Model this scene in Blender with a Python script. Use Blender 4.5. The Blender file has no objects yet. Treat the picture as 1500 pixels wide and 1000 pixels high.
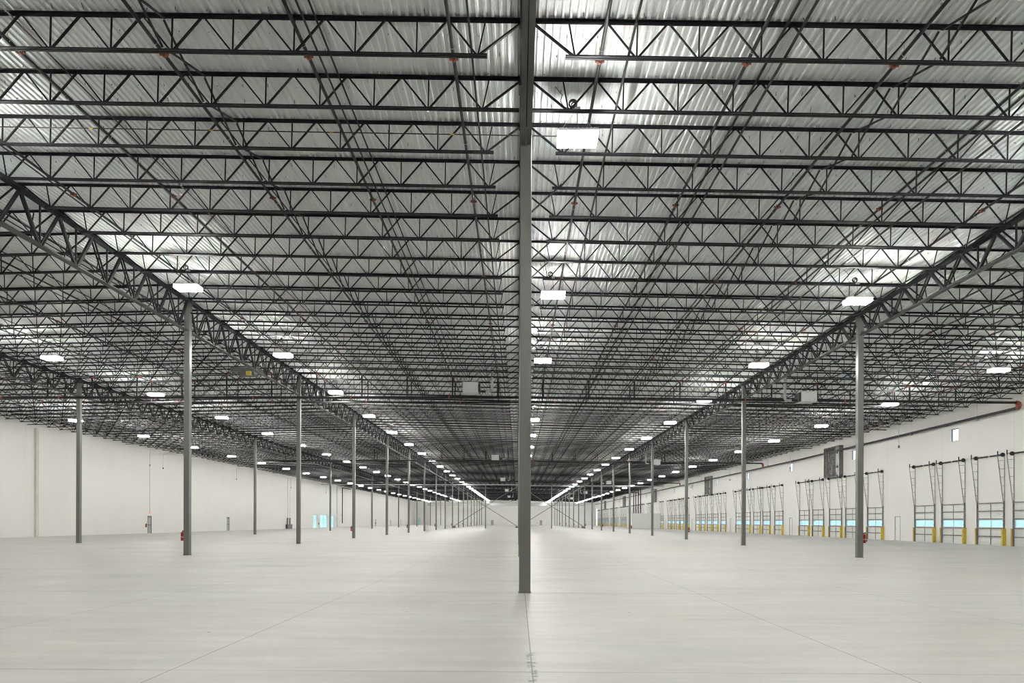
import bpy, math, random
import numpy as np
from mathutils import Vector, Matrix

random.seed(7)
SC = bpy.context.scene
COL = SC.collection

# ------------------------------------------------------------------ site dimensions (metres)
B = 15.24            # bay width across the building (50 ft)
D = 16.4592          # column spacing along the building (54 ft)
P = D / 9            # joist spacing (6 ft)
Y0 = 15.8            # first column row in front of the camera
XL, XR = -45.72, 33.53
YB, YE = -17.0, 312.0
T = 0.0209           # roof pitch, ridge over the column line at x = -B
DECK = 11.74         # underside of the deck at the ridge


def roof(x):
    return DECK - T * abs(x + B)


LINES = [-2 * B, -B, 0.0, B]
BAYS = [(XL, -2 * B), (-2 * B, -B), (-B, 0.0), (0.0, B), (B, XR)]

ONES = ['', 'first', 'second', 'third', 'fourth', 'fifth', 'sixth', 'seventh', 'eighth', 'ninth', 'tenth', 'eleventh', 'twelfth',
        'thirteenth', 'fourteenth', 'fifteenth', 'sixteenth', 'seventeenth', 'eighteenth', 'nineteenth']
TENS = ['', '', 'twent', 'thirt', 'fort', 'fift', 'sixt', 'sevent', 'eight', 'ninet']


def nth(n):
    if n < 20:
        return ONES[n]
    t, o = divmod(n, 10)
    if t >= 10:
        return 'hundred-and-' + nth(n - 100)
    return TENS[t] + ('ieth' if o == 0 else 'y-' + ONES[o])


# ------------------------------------------------------------------ materials
def mat(name, color, rough=0.5, metal=0.0, spec=0.5, build=None):
    m = bpy.data.materials.new(name)
    m.use_nodes = True
    nt = m.node_tree
    b = nt.nodes['Principled BSDF']
    b.inputs['Base Color'].default_value = (*color, 1)
    b.inputs['Roughness'].default_value = rough
    b.inputs['Metallic'].default_value = metal
    b.inputs['Specular IOR Level'].default_value = spec
    if build:
        build(nt, b)
    return m


def N(nt, kind, **kw):
    n = nt.nodes.new(kind)
    for k, v in kw.items():
        setattr(n, k, v)
    return n


def noise_mix(lo, hi, scale=(1, 1, 1), freq=1.0, detail=4, a=0.35, b=0.65, rough=None, bump=0.0):
    """A small natural variation between two paint tones."""
    def f(nt, bs):
        tc = N(nt, 'ShaderNodeTexCoord')
        mp = N(nt, 'ShaderNodeMapping')
        mp.inputs['Scale'].default_value = scale
        nt.links.new(tc.outputs['Object'], mp.inputs['Vector'])
        nz = N(nt, 'ShaderNodeTexNoise')
        nz.inputs['Scale'].default_value = freq
        nz.inputs['Detail'].default_value = detail
        nt.links.new(mp.outputs[0], nz.inputs['Vector'])
        r = N(nt, 'ShaderNodeValToRGB')
        r.color_ramp.elements[0].position = a
        r.color_ramp.elements[1].position = b
        r.color_ramp.elements[0].color = (*lo, 1)
        r.color_ramp.elements[1].color = (*hi, 1)
        nt.links.new(nz.outputs['Fac'], r.inputs[0])
        nt.links.new(r.outputs[0], bs.inputs['Base Color'])
        if bump:
            bp = N(nt, 'ShaderNodeBump')
            bp.inputs['Strength'].default_value = bump
            bp.inputs['Distance'].default_value = 0.01
            nt.links.new(nz.outputs['Fac'], bp.inputs['Height'])
            nt.links.new(bp.outputs[0], bs.inputs['Normal'])
    return f


def math_node(nt, op, a, b=None, c=None):
    n = N(nt, 'ShaderNodeMath', operation=op)
    for i, v in enumerate((a, b, c)):
        if v is None:
            continue
        if isinstance(v, (int, float)):
            n.inputs[i].default_value = v
        else:
            nt.links.new(v, n.inputs[i])
    return n.outputs[0]


def mix_col(nt, fac, c1, c2, blend='MIX'):
    n = N(nt, 'ShaderNodeMix', data_type='RGBA', blend_type=blend)
    for i, v in ((0, fac), (6, c1), (7, c2)):
        if isinstance(v, (int, float)):
            n.inputs[i].default_value = v
        elif isinstance(v, tuple):
            n.inputs[i].default_value = (*v, 1)
        else:
            nt.links.new(v, n.inputs[i])
    return n.outputs[2]


def concrete_floor(nt, bs):
    tc = N(nt, 'ShaderNodeTexCoord')
    sep = N(nt, 'ShaderNodeSeparateXYZ')
    nt.links.new(tc.outputs['Object'], sep.inputs[0])
    X, Y = sep.outputs[0], sep.outputs[1]

    def nz(scale, freq, det=5, rough=0.55):
        mp = N(nt, 'ShaderNodeMapping')
        mp.inputs['Scale'].default_value = scale
        nt.links.new(tc.outputs['Object'], mp.inputs['Vector'])
        n = N(nt, 'ShaderNodeTexNoise')
        n.inputs['Scale'].default_value = freq
        n.inputs['Detail'].default_value = det
        n.inputs['Roughness'].default_value = rough
        nt.links.new(mp.outputs[0], n.inputs['Vector'])
        return n.outputs['Fac']

    def band(v, a, b):
        r = N(nt, 'ShaderNodeMapRange')
        r.inputs[1].default_value = a
        r.inputs[2].default_value = b
        nt.links.new(v, r.inputs[0])
        return r.outputs[0]
    big = nz((1, 1, 1), 0.16, 6)
    streak = nz((0.25, 0.9, 1), 0.55, 8, 0.7)
    fine = nz((1, 1, 1), 3.0, 6, 0.65)
    c = mix_col(nt, band(big, 0.35, 0.68), (0.475, 0.462, 0.415), (0.50, 0.505, 0.50))
    c = mix_col(nt, math_node(nt, 'MULTIPLY', band(streak, 0.5, 0.72), 0.55), c, (0.40, 0.405, 0.40))
    c = mix_col(nt, math_node(nt, 'MULTIPLY', band(fine, 0.45, 0.75), 0.12), c, (0.74, 0.73, 0.69))
    wisp = nz((0.35, 2.4, 1), 1.3, 7, 0.65)
    c = mix_col(nt, math_node(nt, 'MULTIPLY', band(wisp, 0.47, 0.68), 0.28), c, (0.36, 0.36, 0.35))
    c = mix_col(nt, math_node(nt, 'MULTIPLY', band(wisp, 0.5, 0.3), 0.30), c, (0.66, 0.65, 0.60))
    # burnished darker patches
    patch = math_node(nt, 'MULTIPLY', band(nz((0.5, 1, 1), 0.33, 8, 0.66), 0.52, 0.66), 0.6)
    c = mix_col(nt, patch, c, (0.37, 0.385, 0.40))
    # one tone per poured slab strip
    strip = math_node(nt, 'FLOOR', math_node(nt, 'DIVIDE', math_node(nt, 'SUBTRACT', Y, Y0), D / 2))
    wn = N(nt, 'ShaderNodeTexWhiteNoise', noise_dimensions='1D')
    nt.links.new(strip, wn.inputs['W'])
    c = mix_col(nt, math_node(nt, 'MULTIPLY', wn.outputs['Value'], 0.16), c, (0.62, 0.60, 0.52))

    def joint(v, off, per, half, soft):
        m = math_node(nt, 'SUBTRACT', v, off)
        m = math_node(nt, 'DIVIDE', m, per)
        fr = math_node(nt, 'SUBTRACT', m, math_node(nt, 'ROUND', m))
        d = math_node(nt, 'MULTIPLY', math_node(nt, 'ABSOLUTE', fr), per)
        r = N(nt, 'ShaderNodeMapRange')
        r.inputs[1].default_value = half
        r.inputs[2].default_value = half + soft
        r.inputs[3].default_value = 1
        r.inputs[4].default_value = 0
        nt.links.new(d, r.inputs[0])
        return r.outputs[0]
    wob = math_node(nt, 'MULTIPLY', math_node(nt, 'SUBTRACT', fine, 0.5), 0.01)
    Xw = math_node(nt, 'ADD', X, wob)
    jx = joint(Xw, 0.0, B / 4, 0.005, 0.005)
    jy = joint(Y, Y0 - 0.12, D / 2, 0.012, 0.03)
    j = math_node(nt, 'MAXIMUM', jx, math_node(nt, 'MULTIPLY', jy, band(wisp, 0.2, 0.9)))
    c = mix_col(nt, math_node(nt, 'MULTIPLY', j, 0.72), c, (0.10, 0.105, 0.10))
    # green sealant spill on the joint near the camera
    sx = joint(Xw, 0.0, 500.0, 0.035, 0.03)
    sy = math_node(nt, 'MULTIPLY', math_node(nt, 'GREATER_THAN', Y, 5.0), math_node(nt, 'LESS_THAN', Y, 8.6))
    blot = band(nz((1, 1, 1), 9.0, 5, 0.7), 0.47, 0.56)
    g = math_node(nt, 'MULTIPLY', math_node(nt, 'MULTIPLY', sx, sy), blot)
    c = mix_col(nt, math_node(nt, 'MULTIPLY', g, 0.8), c, (0.10, 0.16, 0.12))
    # small scuffs
    v = N(nt, 'ShaderNodeTexVoronoi')
    v.inputs['Scale'].default_value = 0.75
    v.inputs['Randomness'].default_value = 1.0
    nt.links.new(tc.outputs['Object'], v.inputs['Vector'])
    sp = math_node(nt, 'LESS_THAN', v.outputs['Distance'], 0.02)
    c = mix_col(nt, math_node(nt, 'MULTIPLY', sp, 0.75), c, (0.05, 0.05, 0.05))
    nt.links.new(c, bs.inputs['Base Color'])
    r = math_node(nt, 'ADD', math_node(nt, 'MULTIPLY', band(streak, 0.3, 0.8), 0.16), 0.42)
    nt.links.new(r, bs.inputs['Roughness'])
    bp = N(nt, 'ShaderNodeBump')
    bp.inputs['Strength'].default_value = 0.12
    bp.inputs['Distance'].default_value = 0.004
    nt.links.new(nz((1, 1, 1), 1.5, 6), bp.inputs['Height'])
    nt.links.new(bp.outputs[0], bs.inputs['Normal'])


def wall_paint(axis):
    """Painted tilt-up concrete with fine panel joints along one axis (0 = x, 1 = y)."""
    def f(nt, bs):
        tc = N(nt, 'ShaderNodeTexCoord')
        sep = N(nt, 'ShaderNodeSeparateXYZ')
        nt.links.new(tc.outputs['Object'], sep.inputs[0])
        v = sep.outputs[axis]
        m = math_node(nt, 'DIVIDE', math_node(nt, 'SUBTRACT', v, Y0 if axis else 0.0), D / 2 if axis else B / 2)
        fr = math_node(nt, 'ABSOLUTE', math_node(nt, 'SUBTRACT', m, math_node(nt, 'ROUND', m)))
        j = math_node(nt, 'LESS_THAN', fr, 0.0022)
        mp = N(nt, 'ShaderNodeMapping')
        mp.inputs['Scale'].default_value = (0.35, 0.35, 0.12)
        nt.links.new(tc.outputs['Object'], mp.inputs['Vector'])
        n = N(nt, 'ShaderNodeTexNoise')
        n.inputs['Scale'].default_value = 1.0
        n.inputs['Detail'].default_value = 5
        nt.links.new(mp.outputs[0], n.inputs['Vector'])
        c = mix_col(nt, n.outputs['Fac'], (0.74, 0.735, 0.705), (0.80, 0.795, 0.765))
        c = mix_col(nt, math_node(nt, 'MULTIPLY', j, 0.35), c, (0.45, 0.45, 0.43))
        nt.links.new(c, bs.inputs['Base Color'])
    return f


def deck_metal(nt, bs):
    """Galvanised roof deck, with rusty smudges where it lies on the joists."""
    tc = N(nt, 'ShaderNodeTexCoord')
    sep = N(nt, 'ShaderNodeSeparateXYZ')
    nt.links.new(tc.outputs['Object'], sep.inputs[0])
    n1 = N(nt, 'ShaderNodeTexNoise')
    n1.inputs['Scale'].default_value = 0.5
    n1.inputs['Detail'].default_value = 5
    mp = N(nt, 'ShaderNodeMapping')
    mp.inputs['Scale'].default_value = (3.0, 0.35, 1)
    nt.links.new(tc.outputs['Object'], mp.inputs['Vector'])
    nt.links.new(mp.outputs[0], n1.inputs['Vector'])
    c = mix_col(nt, n1.outputs['Fac'], (0.80, 0.83, 0.83), (0.88, 0.91, 0.905))
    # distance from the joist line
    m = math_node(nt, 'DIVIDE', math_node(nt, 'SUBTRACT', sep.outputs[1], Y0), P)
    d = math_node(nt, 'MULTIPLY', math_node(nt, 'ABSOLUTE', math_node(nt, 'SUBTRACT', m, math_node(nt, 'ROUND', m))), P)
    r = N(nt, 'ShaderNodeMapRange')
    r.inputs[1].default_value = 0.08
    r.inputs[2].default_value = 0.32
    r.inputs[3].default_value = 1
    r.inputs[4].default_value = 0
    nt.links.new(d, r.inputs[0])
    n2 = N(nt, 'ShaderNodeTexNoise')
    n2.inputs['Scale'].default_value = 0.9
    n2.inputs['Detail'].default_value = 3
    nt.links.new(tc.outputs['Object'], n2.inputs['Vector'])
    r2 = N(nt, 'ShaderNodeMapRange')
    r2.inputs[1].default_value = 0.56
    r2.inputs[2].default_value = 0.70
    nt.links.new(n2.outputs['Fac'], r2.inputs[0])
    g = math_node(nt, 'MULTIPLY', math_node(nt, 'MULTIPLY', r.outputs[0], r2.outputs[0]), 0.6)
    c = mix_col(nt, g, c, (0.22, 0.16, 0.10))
    nt.links.new(c, bs.inputs['Base Color'])


M = {}
M['floor'] = mat('polished_concrete', (0.55, 0.54, 0.5), 0.36, spec=0.4, build=concrete_floor)
M['wall_y'] = mat('white_wall_paint_long', (0.83, 0.83, 0.79), 0.7, build=wall_paint(1))
M['wall_x'] = mat('white_wall_paint_end', (0.83, 0.83, 0.79), 0.7, build=wall_paint(0))
M['white'] = mat('white_paint', (0.80, 0.80, 0.77), 0.6, build=noise_mix((0.78, 0.78, 0.75), (0.83, 0.83, 0.80), freq=0.6))
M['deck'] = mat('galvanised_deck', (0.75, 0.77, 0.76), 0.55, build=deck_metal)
M['truss'] = mat('charcoal_primer', (0.012, 0.013, 0.015), 0.6, spec=0.2, build=noise_mix((0.009, 0.010, 0.013), (0.016, 0.017, 0.020), freq=2.0))
M['girder'] = mat('charcoal_primer_girder', (0.022, 0.024, 0.026), 0.55, spec=0.3, build=noise_mix((0.016, 0.018, 0.020), (0.026, 0.028, 0.030), freq=2.0))
M['chord'] = mat('charcoal_primer_floor_lit', (0.08, 0.082, 0.08), 0.5, spec=0.3, build=noise_mix((0.07, 0.072, 0.07), (0.09, 0.092, 0.09), freq=2.0))  # girder primer lightened: floor light on the chord undersides put into the colour
M['column'] = mat('grey_column_paint', (0.15, 0.155, 0.145), 0.4, build=noise_mix((0.14, 0.145, 0.134), (0.165, 0.168, 0.157), scale=(1, 1, 0.3), freq=1.5))
M['pipe'] = mat('black_steel_pipe', (0.02, 0.02, 0.022), 0.45, spec=0.3, build=noise_mix((0.014, 0.014, 0.016), (0.028, 0.028, 0.030), freq=3))
M['coupling'] = mat('orange_coupling', (0.30, 0.07, 0.035), 0.5, build=noise_mix((0.24, 0.05, 0.025), (0.38, 0.10, 0.05), freq=12))
M['galv'] = mat('galvanised_steel', (0.5, 0.51, 0.51), 0.4, 0.6, build=noise_mix((0.42, 0.43, 0.43), (0.58, 0.59, 0.59), freq=6))
M['housing'] = mat('white_lamp_housing', (0.75, 0.75, 0.73), 0.4, build=noise_mix((0.72, 0.72, 0.70), (0.78, 0.78, 0.76), freq=3))
M['heater'] = mat('light_grey_enamel', (0.62, 0.63, 0.62), 0.4, build=noise_mix((0.60, 0.61, 0.60), (0.66, 0.67, 0.66), freq=2))
M['black'] = mat('black_plastic', (0.012, 0.012, 0.013), 0.45, build=noise_mix((0.01, 0.01, 0.011), (0.018, 0.018, 0.019), freq=5))
M['yellow'] = mat('safety_yellow', (0.62, 0.42, 0.02), 0.45, build=noise_mix((0.56, 0.43, 0.04), (0.66, 0.51, 0.06), freq=3))
M['red'] = mat('fire_red', (0.42, 0.012, 0.012), 0.3, build=noise_mix((0.36, 0.01, 0.01), (0.46, 0.016, 0.014), freq=5))
M['doorskin'] = mat('dock_door_skin', (0.72, 0.72, 0.69), 0.5, build=noise_mix((0.68, 0.68, 0.65), (0.76, 0.76, 0.73), scale=(1, 0.4, 6), freq=2))
M['track'] = mat('galvanised_track', (0.2, 0.2, 0.19), 0.4, 0.2, build=noise_mix((0.15, 0.15, 0.145), (0.23, 0.23, 0.22), freq=4))
M['rail'] = mat('galvanised_rail', (0.34, 0.34, 0.33), 0.4, 0.2, build=noise_mix((0.28, 0.28, 0.27), (0.4, 0.4, 0.39), freq=4))
M['greydoor'] = mat('grey_door_paint', (0.33, 0.35, 0.35), 0.45, build=noise_mix((0.31, 0.33, 0.33), (0.36, 0.38, 0.38), freq=2))
M['darkgrey'] = mat('dark_grey_frame', (0.10, 0.105, 0.105), 0.5, build=noise_mix((0.09, 0.095, 0.095), (0.12, 0.125, 0.125), freq=3))
M['beige'] = mat('pale_duct', (0.62, 0.61, 0.55), 0.6, build=noise_mix((0.58, 0.57, 0.52), (0.65, 0.64, 0.58), freq=2))
M['asphalt'] = mat('yard_concrete', (0.35, 0.36, 0.36), 0.8, build=noise_mix((0.30, 0.31, 0.31), (0.42, 0.43, 0.43), freq=0.4))
M['trailer'] = mat('trailer_white', (0.6, 0.75, 0.8), 0.5, build=noise_mix((0.35, 0.62, 0.66), (0.75, 0.86, 0.9), freq=0.8))


def pane_mat(name, tint):
    """Thin glazing: lets daylight through with a tint and a faint reflection."""
    m = bpy.data.materials.new(name)
    m.use_nodes = True
    nt = m.node_tree
    nt.nodes.clear()
    out = N(nt, 'ShaderNodeOutputMaterial')
    tr = N(nt, 'ShaderNodeBsdfTransparent')
    tr.inputs[0].default_value = (*tint, 1)
    gl = N(nt, 'ShaderNodeBsdfGlossy')
    gl.inputs['Roughness'].default_value = 0.03
    mx = N(nt, 'ShaderNodeMixShader')
    mx.inputs[0].default_value = 0.06
    nt.links.new(tr.outputs[0], mx.inputs[1])
    nt.links.new(gl.outputs[0], mx.inputs[2])
    nt.links.new(mx.outputs[0], out.inputs[0])
    return m


M['glass'] = pane_mat('clear_pane', (0.95, 0.98, 1.0))
M['tint'] = pane_mat('blue_tinted_pane', (0.80, 0.94, 1.0))
M['cyan'] = pane_mat('green_blue_pane', (0.80, 0.97, 0.95))


def emit(name, col, s):
    m = mat(name, col, 0.5)
    b = m.node_tree.nodes['Principled BSDF']
    b.inputs['Emission Color'].default_value = (*col, 1)
    b.inputs['Emission Strength'].default_value = s
    return m


M['lens'] = emit('lit_lamp_lens', (1.0, 0.98, 0.94), 92.0)
M['side_glow'] = emit('added_lamp_side_glow', (1.0, 0.98, 0.94), 210.0)  # side glow added to the lamps to brighten the roof deck
M['exit'] = emit('exit_letters', (1.0, 0.08, 0.06), 2.5)


# ------------------------------------------------------------------ mesh building
class MB:
    def __init__(s):
        s.v = []
        s.f = []

    def add(s, vs, fs):
        o = len(s.v)
        s.v += [tuple(map(float, p)) for p in vs]
        s.f += [tuple(i + o for i in q) for q in fs]

    def box(s, a, b):
        x0, y0, z0 = a
        x1, y1, z1 = b
        s.add([(x0, y0, z0), (x1, y0, z0), (x1, y1, z0), (x0, y1, z0), (x0, y0, z1), (x1, y0, z1), (x1, y1, z1), (x0, y1, z1)],
              [(0, 3, 2, 1), (4, 5, 6, 7), (0, 1, 5, 4), (1, 2, 6, 5), (2, 3, 7, 6), (3, 0, 4, 7)])
        return s

    def frame(s, p, q, up=(0, 0, 1)):
        p, q = Vector(p), Vector(q)
        d = (q - p).normalized()
        u = Vector(up)
        if abs(d.dot(u)) > 0.98:
            u = Vector((0, 1, 0))
        a = d.cross(u).normalized()
        b = a.cross(d).normalized()
        return p, q, a, b

    def prism(s, p, q, prof, up=(0, 0, 1)):
        """Extrude a 2-D profile [(side, up)] from p to q."""
        p, q, a, b = s.frame(p, q, up)
        n = len(prof)
        vs = [p + a * x + b * y for x, y in prof] + [q + a * x + b * y for x, y in prof]
        fs = [(i, (i + 1) % n, n + (i + 1) % n, n + i) for i in range(n)]
        fs += [tuple(range(n))[::-1], tuple(range(n, 2 * n))]
        s.add(vs, fs)
        return s

    def bar(s, p, q, w, h=None, up=(0, 0, 1)):
        h = w if h is None else h
        return s.prism(p, q, [(-w / 2, -h / 2), (w / 2, -h / 2), (w / 2, h / 2), (-w / 2, h / 2)], up)

    def tube(s, p, q, r, n=10):
        return s.prism(p, q, [(r * math.cos(2 * math.pi * i / n), r * math.sin(2 * math.pi * i / n)) for i in range(n)])

    def path(s, pts, r, n=8):
        for a, b in zip(pts, pts[1:]):
            s.tube(a, b, r, n)
        return s

    def ring(s, c, R, r, axis='y', n=18, k=6, turns=1.0, lift=0.0):
        c = Vector(c)
        pts = []
        N_ = int(n * turns)
        for i in range(N_ + 1):
            t = 2 * math.pi * i / n
            x, z = R * math.cos(t), R * math.sin(t)
            o = lift * (i / n)
            pts.append(c + (Vector((x, o, z)) if axis == 'y' else Vector((x, z, o))))
        return s.path(pts, r, k)

    def lathe(s, c, prof, n=14):
        """Revolve [(radius, z)] about the vertical through c."""
        vs, fs = [], []
        for r, z in prof:
            for i in range(n):
                t = 2 * math.pi * i / n
                vs.append((c[0] + r * math.cos(t), c[1] + r * math.sin(t), c[2] + z))
        for k in range(len(prof) - 1):
            for i in range(n):
                j = (i + 1) % n
                fs.append((k * n + i, k * n + j, (k + 1) * n + j, (k + 1) * n + i))
        fs.append(tuple(range(n))[::-1])
        fs.append(tuple(range((len(prof) - 1) * n, len(prof) * n)))
        s.add(vs, fs)
        return s

    def mesh(s, name, m):
        me = bpy.data.meshes.new(name)
        me.from_pydata(s.v, [], s.f)
        me.materials.append(M[m] if isinstance(m, str) else m)
        me.update()
        return me


def angle_pair(mb, p, q, leg, th, gap, flange_up, up=(0, 0, 1)):
    """Two steel angles back to back; the flanges at the top or at the bottom."""
    for sg in (-1, 1):
        g = sg * gap / 2
        o = sg * (gap / 2 + leg)
        i = sg * (gap / 2 + th)
        if flange_up:
            prof = [(g, 0), (o, 0), (o, -th), (i, -th), (i, -leg), (g, -leg)]
        else:
            prof = [(g, 0), (o, 0), (o, th), (i, th), (i, leg), (g, leg)]
        if (sg > 0) == flange_up:
            prof = prof[::-1]
        mb.prism(p, q, prof, up)


def put(name, me, parent=None, loc=None, rot=None, kind=None, **props):
    o = bpy.data.objects.new(name, me)
    COL.objects.link(o)
    if parent is not None:
        o.parent = parent
    if loc is not None:
        o.location = loc
    if rot is not None:
        o.rotation_euler = rot
    if kind:
        o['kind'] = kind
    for k, v in props.items():
        o[k] = v
    return o


def thing(name, label, cat, loc=(0, 0, 0), rot=None, group=None, me=None):
    o = put(name, me, None, loc, rot)
    o['label'] = label
    o['category'] = cat
    if group:
        o['group'] = group
    return o


def copy_of(o, parent=None, loc=None, label=None, rot=None):
    c = o.copy()
    COL.objects.link(c)
    c.parent = parent
    if loc is not None:
        c.location = loc
    if rot is not None:
        c.rotation_euler = rot
    if label:
        c['label'] = label
    return c


KIDS = {}


def part(name, me, parent, loc=None, rot=None, **p):
    o = put(name, me, parent, loc, rot, **p)
    KIDS.setdefault(parent.name, []).append(o)
    return o


def dup(o, loc, label, rot=None, parent=None):
    """A copy of a thing with copies of its parts and sub-parts; mesh data is shared."""
    c = copy_of(o, parent, loc, label, rot)
    for ch in KIDS.get(o.name, []):
        d = dup(ch, None, None, None, c)
        KIDS.setdefault(c.name, []).append(d)
    return c


# ------------------------------------------------------------------ camera: level view, shifted lens
cam_d = bpy.data.cameras.new('camera')
cam = bpy.data.objects.new('camera', cam_d)
COL.objects.link(cam)
cam_d.sensor_width = 36.0
cam_d.lens = 1041.3 / 1500 * 36.0
cam_d.shift_x = (750 - 745.0) / 1500
cam_d.shift_y = (763.68 - 500) / 1500
cam_d.clip_end = 1500
cam.matrix_world = Matrix.Translation((-0.157, 0, 1.5744)) @ Matrix.Rotation(0.013, 4, 'Z') @ Matrix.Rotation(math.pi / 2, 4, 'X') @ Matrix.Rotation(0.003, 4, 'Z')
SC.camera = cam

CX, CH, F = -0.157, 1.5744, 1041.3


def pix(X, Y, Z):
    x, z = X - CX, Z - CH
    c, s = math.cos(-0.013), math.sin(-0.013)
    xr, yr = x * c - Y * s, x * s + Y * c
    if yr < 0.5:
        return None
    return 745 + F * xr / yr, 763.68 - F * z / yr


# ------------------------------------------------------------------ the shell
def grid_wall(name, x, thick, holes, m, z1):
    """A long wall in the y-z plane with rectangular openings; returned as one mesh."""
    ys = sorted({YB, YE, *[h[0] for h in holes], *[h[1] for h in holes]})
    zs = sorted({0.0, z1, *[h[2] for h in holes], *[h[3] for h in holes]})
    mb = MB()
    xa, xb = x, x + thick
    for i in range(len(ys) - 1):
        yc = (ys[i] + ys[i + 1]) / 2
        j = 0
        while j < len(zs) - 1:
            zc = (zs[j] + zs[j + 1]) / 2
            if any(h[0] < yc < h[1] and h[2] < zc < h[3] for h in holes):
                j += 1
                continue
            k = j
            while k + 1 < len(zs) - 1:
                z2 = (zs[k + 1] + zs[k + 2]) / 2
                if any(h[0] < yc < h[1] and h[2] < z2 < h[3] for h in holes):
                    break
                k += 1
            mb.box((min(xa, xb), ys[i], zs[j]), (max(xa, xb), ys[i + 1], zs[k + 1]))
            j = k + 1
    return put(name, mb.mesh(name, m), kind='structure')


DOCKS = []
for s in range(-1, 10):
    for c in (67.4, 71.95, 75.75, 80.1, 83.95):
        y = c + 24.69 * s
        if y > 45 and not (169 < y < 177) and y < 298:
            DOCKS.append(y)
MANDOORS = [63.5 + 24.69 * s for s in range(0, 10)]
UPWIN = [55.35 + D * k for k in range(0, 15)]
LOUVRES = [75.9 + 3 * D * k for k in range(0, 5)]

holes = [(y - 1.37, y + 1.37, 0.0, 3.05) for y in DOCKS]
holes += [(y - 0.46, y + 0.46, 0.0, 2.13) for y in MANDOORS]
holes += [(y - 0.5, y + 0.5, 7.88, 8.85) for y in UPWIN]
DRIVE = (301.0, 306.0, 0.0, 7.2)
holes.append(DRIVE)
HR = roof(XR)
grid_wall('wall_right', XR, 0.24, holes, 'wall_y', HR)

LDOORS = [87.35, 111.25, 227.3, 254.0, 276.0]
STORE = [(157.8, 160.5), (163.3, 169.2), (172.9, 175.4)]
holes = [(y - 0.46, y + 0.46, 0.0, 2.13) for y in LDOORS]
holes += [(a, b, 0.0, 3.0) for a, b in STORE]
HL = roof(XL)
grid_wall('wall_left', XL, -0.24, holes, 'wall_y', HL)


def end_wall(name, y, th):
    mb = MB()
    pr = [(XL - 0.24, 0), (XR + 0.24, 0), (XR + 0.24, HR), (-B, DECK), (XL - 0.24, HL)]
    n = len(pr)
    vs = [(x, y, z) for x, z in pr] + [(x, y + th, z) for x, z in pr]
    fs = [(i, (i + 1) % n, n + (i + 1) % n, n + i) for i in range(n)] + [tuple(range(n))[::-1], tuple(range(n, 2 * n))]
    mb.add(vs, fs)
    put(name, mb.mesh(name, 'wall_x'), kind='structure')


end_wall('wall_far', YE, 0.25)
end_wall('wall_near', YB - 0.25, 0.25)

fl = MB()
fl.box((XL - 0.24, YB, -0.2), (XR + 0.24, YE, 0.0))
put('floor', fl.mesh('floor', 'floor'), kind='structure')

# corrugated deck, ribs running along the building
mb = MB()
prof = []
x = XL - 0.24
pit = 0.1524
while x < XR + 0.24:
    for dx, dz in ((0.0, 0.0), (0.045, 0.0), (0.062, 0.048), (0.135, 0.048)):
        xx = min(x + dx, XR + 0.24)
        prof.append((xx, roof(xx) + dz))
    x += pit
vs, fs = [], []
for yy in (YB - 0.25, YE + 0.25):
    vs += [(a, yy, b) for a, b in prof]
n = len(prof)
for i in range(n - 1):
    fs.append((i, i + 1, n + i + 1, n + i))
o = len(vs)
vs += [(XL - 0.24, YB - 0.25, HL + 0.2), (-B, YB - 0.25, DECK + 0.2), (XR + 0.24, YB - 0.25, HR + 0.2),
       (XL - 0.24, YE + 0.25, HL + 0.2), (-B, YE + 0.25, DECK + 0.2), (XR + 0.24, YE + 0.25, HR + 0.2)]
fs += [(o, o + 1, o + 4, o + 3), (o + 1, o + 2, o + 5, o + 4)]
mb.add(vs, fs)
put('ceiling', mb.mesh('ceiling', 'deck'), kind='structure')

# concrete ledge high on the far wall
tb = MB()
tb.box((XL + 6, YE - 0.35, 8.4), (XR - 4, YE, 9.9))
for i in range(26):
    tb.box((XL + 7 + i * 2.7, YE - 0.39, 8.4), (XL + 7.08 + i * 2.7, YE - 0.35, 9.9))
put('trim_1', tb.mesh('trim_1', 'galv'), kind='structure')

# ------------------------------------------------------------------ outside: yard seen through panes
mb = MB(); mb.box((XR + 0.24, -60, -1.3), (XR + 120, 380, -1.2))
put('ground_yard', mb.mesh('ground_yard', 'asphalt'), kind='structure')
mb = MB(); mb.box((XL - 120, -60, -0.3), (XL - 0.24, 380, -0.05))
put('ground_parking', mb.mesh('ground_parking', 'asphalt'), kind='structure')

# ------------------------------------------------------------------ columns
cw = 0.254
GTOP = lambda x: 11.585 + 0.03 - T * abs(x + B)      # top of the girder's top chord
GBOT = {-2 * B: 10.10, -B: 10.19, 0.0: 9.87, B: 9.98}
LNAME = {-2 * B: 'line next to the blank wall', -B: 'line on the blank-wall side of centre', 0.0: 'centre line', B: 'line on the dock-door side'}


def rounded_tube(mb, z0, z1, w, r=0.02):
    h = w / 2
    pts = []
    for cx_, cy_, a0 in ((h - r, h - r, 0), (-h + r, h - r, 90), (-h + r, -h + r, 180), (h - r, -h + r, 270)):
        for a in (0, 30, 60, 90):
            t = math.radians(a0 + a)
            pts.append((cx_ + r * math.cos(t), cy_ + r * math.sin(t)))
    n = len(pts)
    mb.add([(x, y, z0) for x, y in pts] + [(x, y, z1) for x, y in pts],
           [(i, (i + 1) % n, n + (i + 1) % n, n + i) for i in range(n)] + [tuple(range(n))[::-1], tuple(range(n, 2 * n))])


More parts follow.
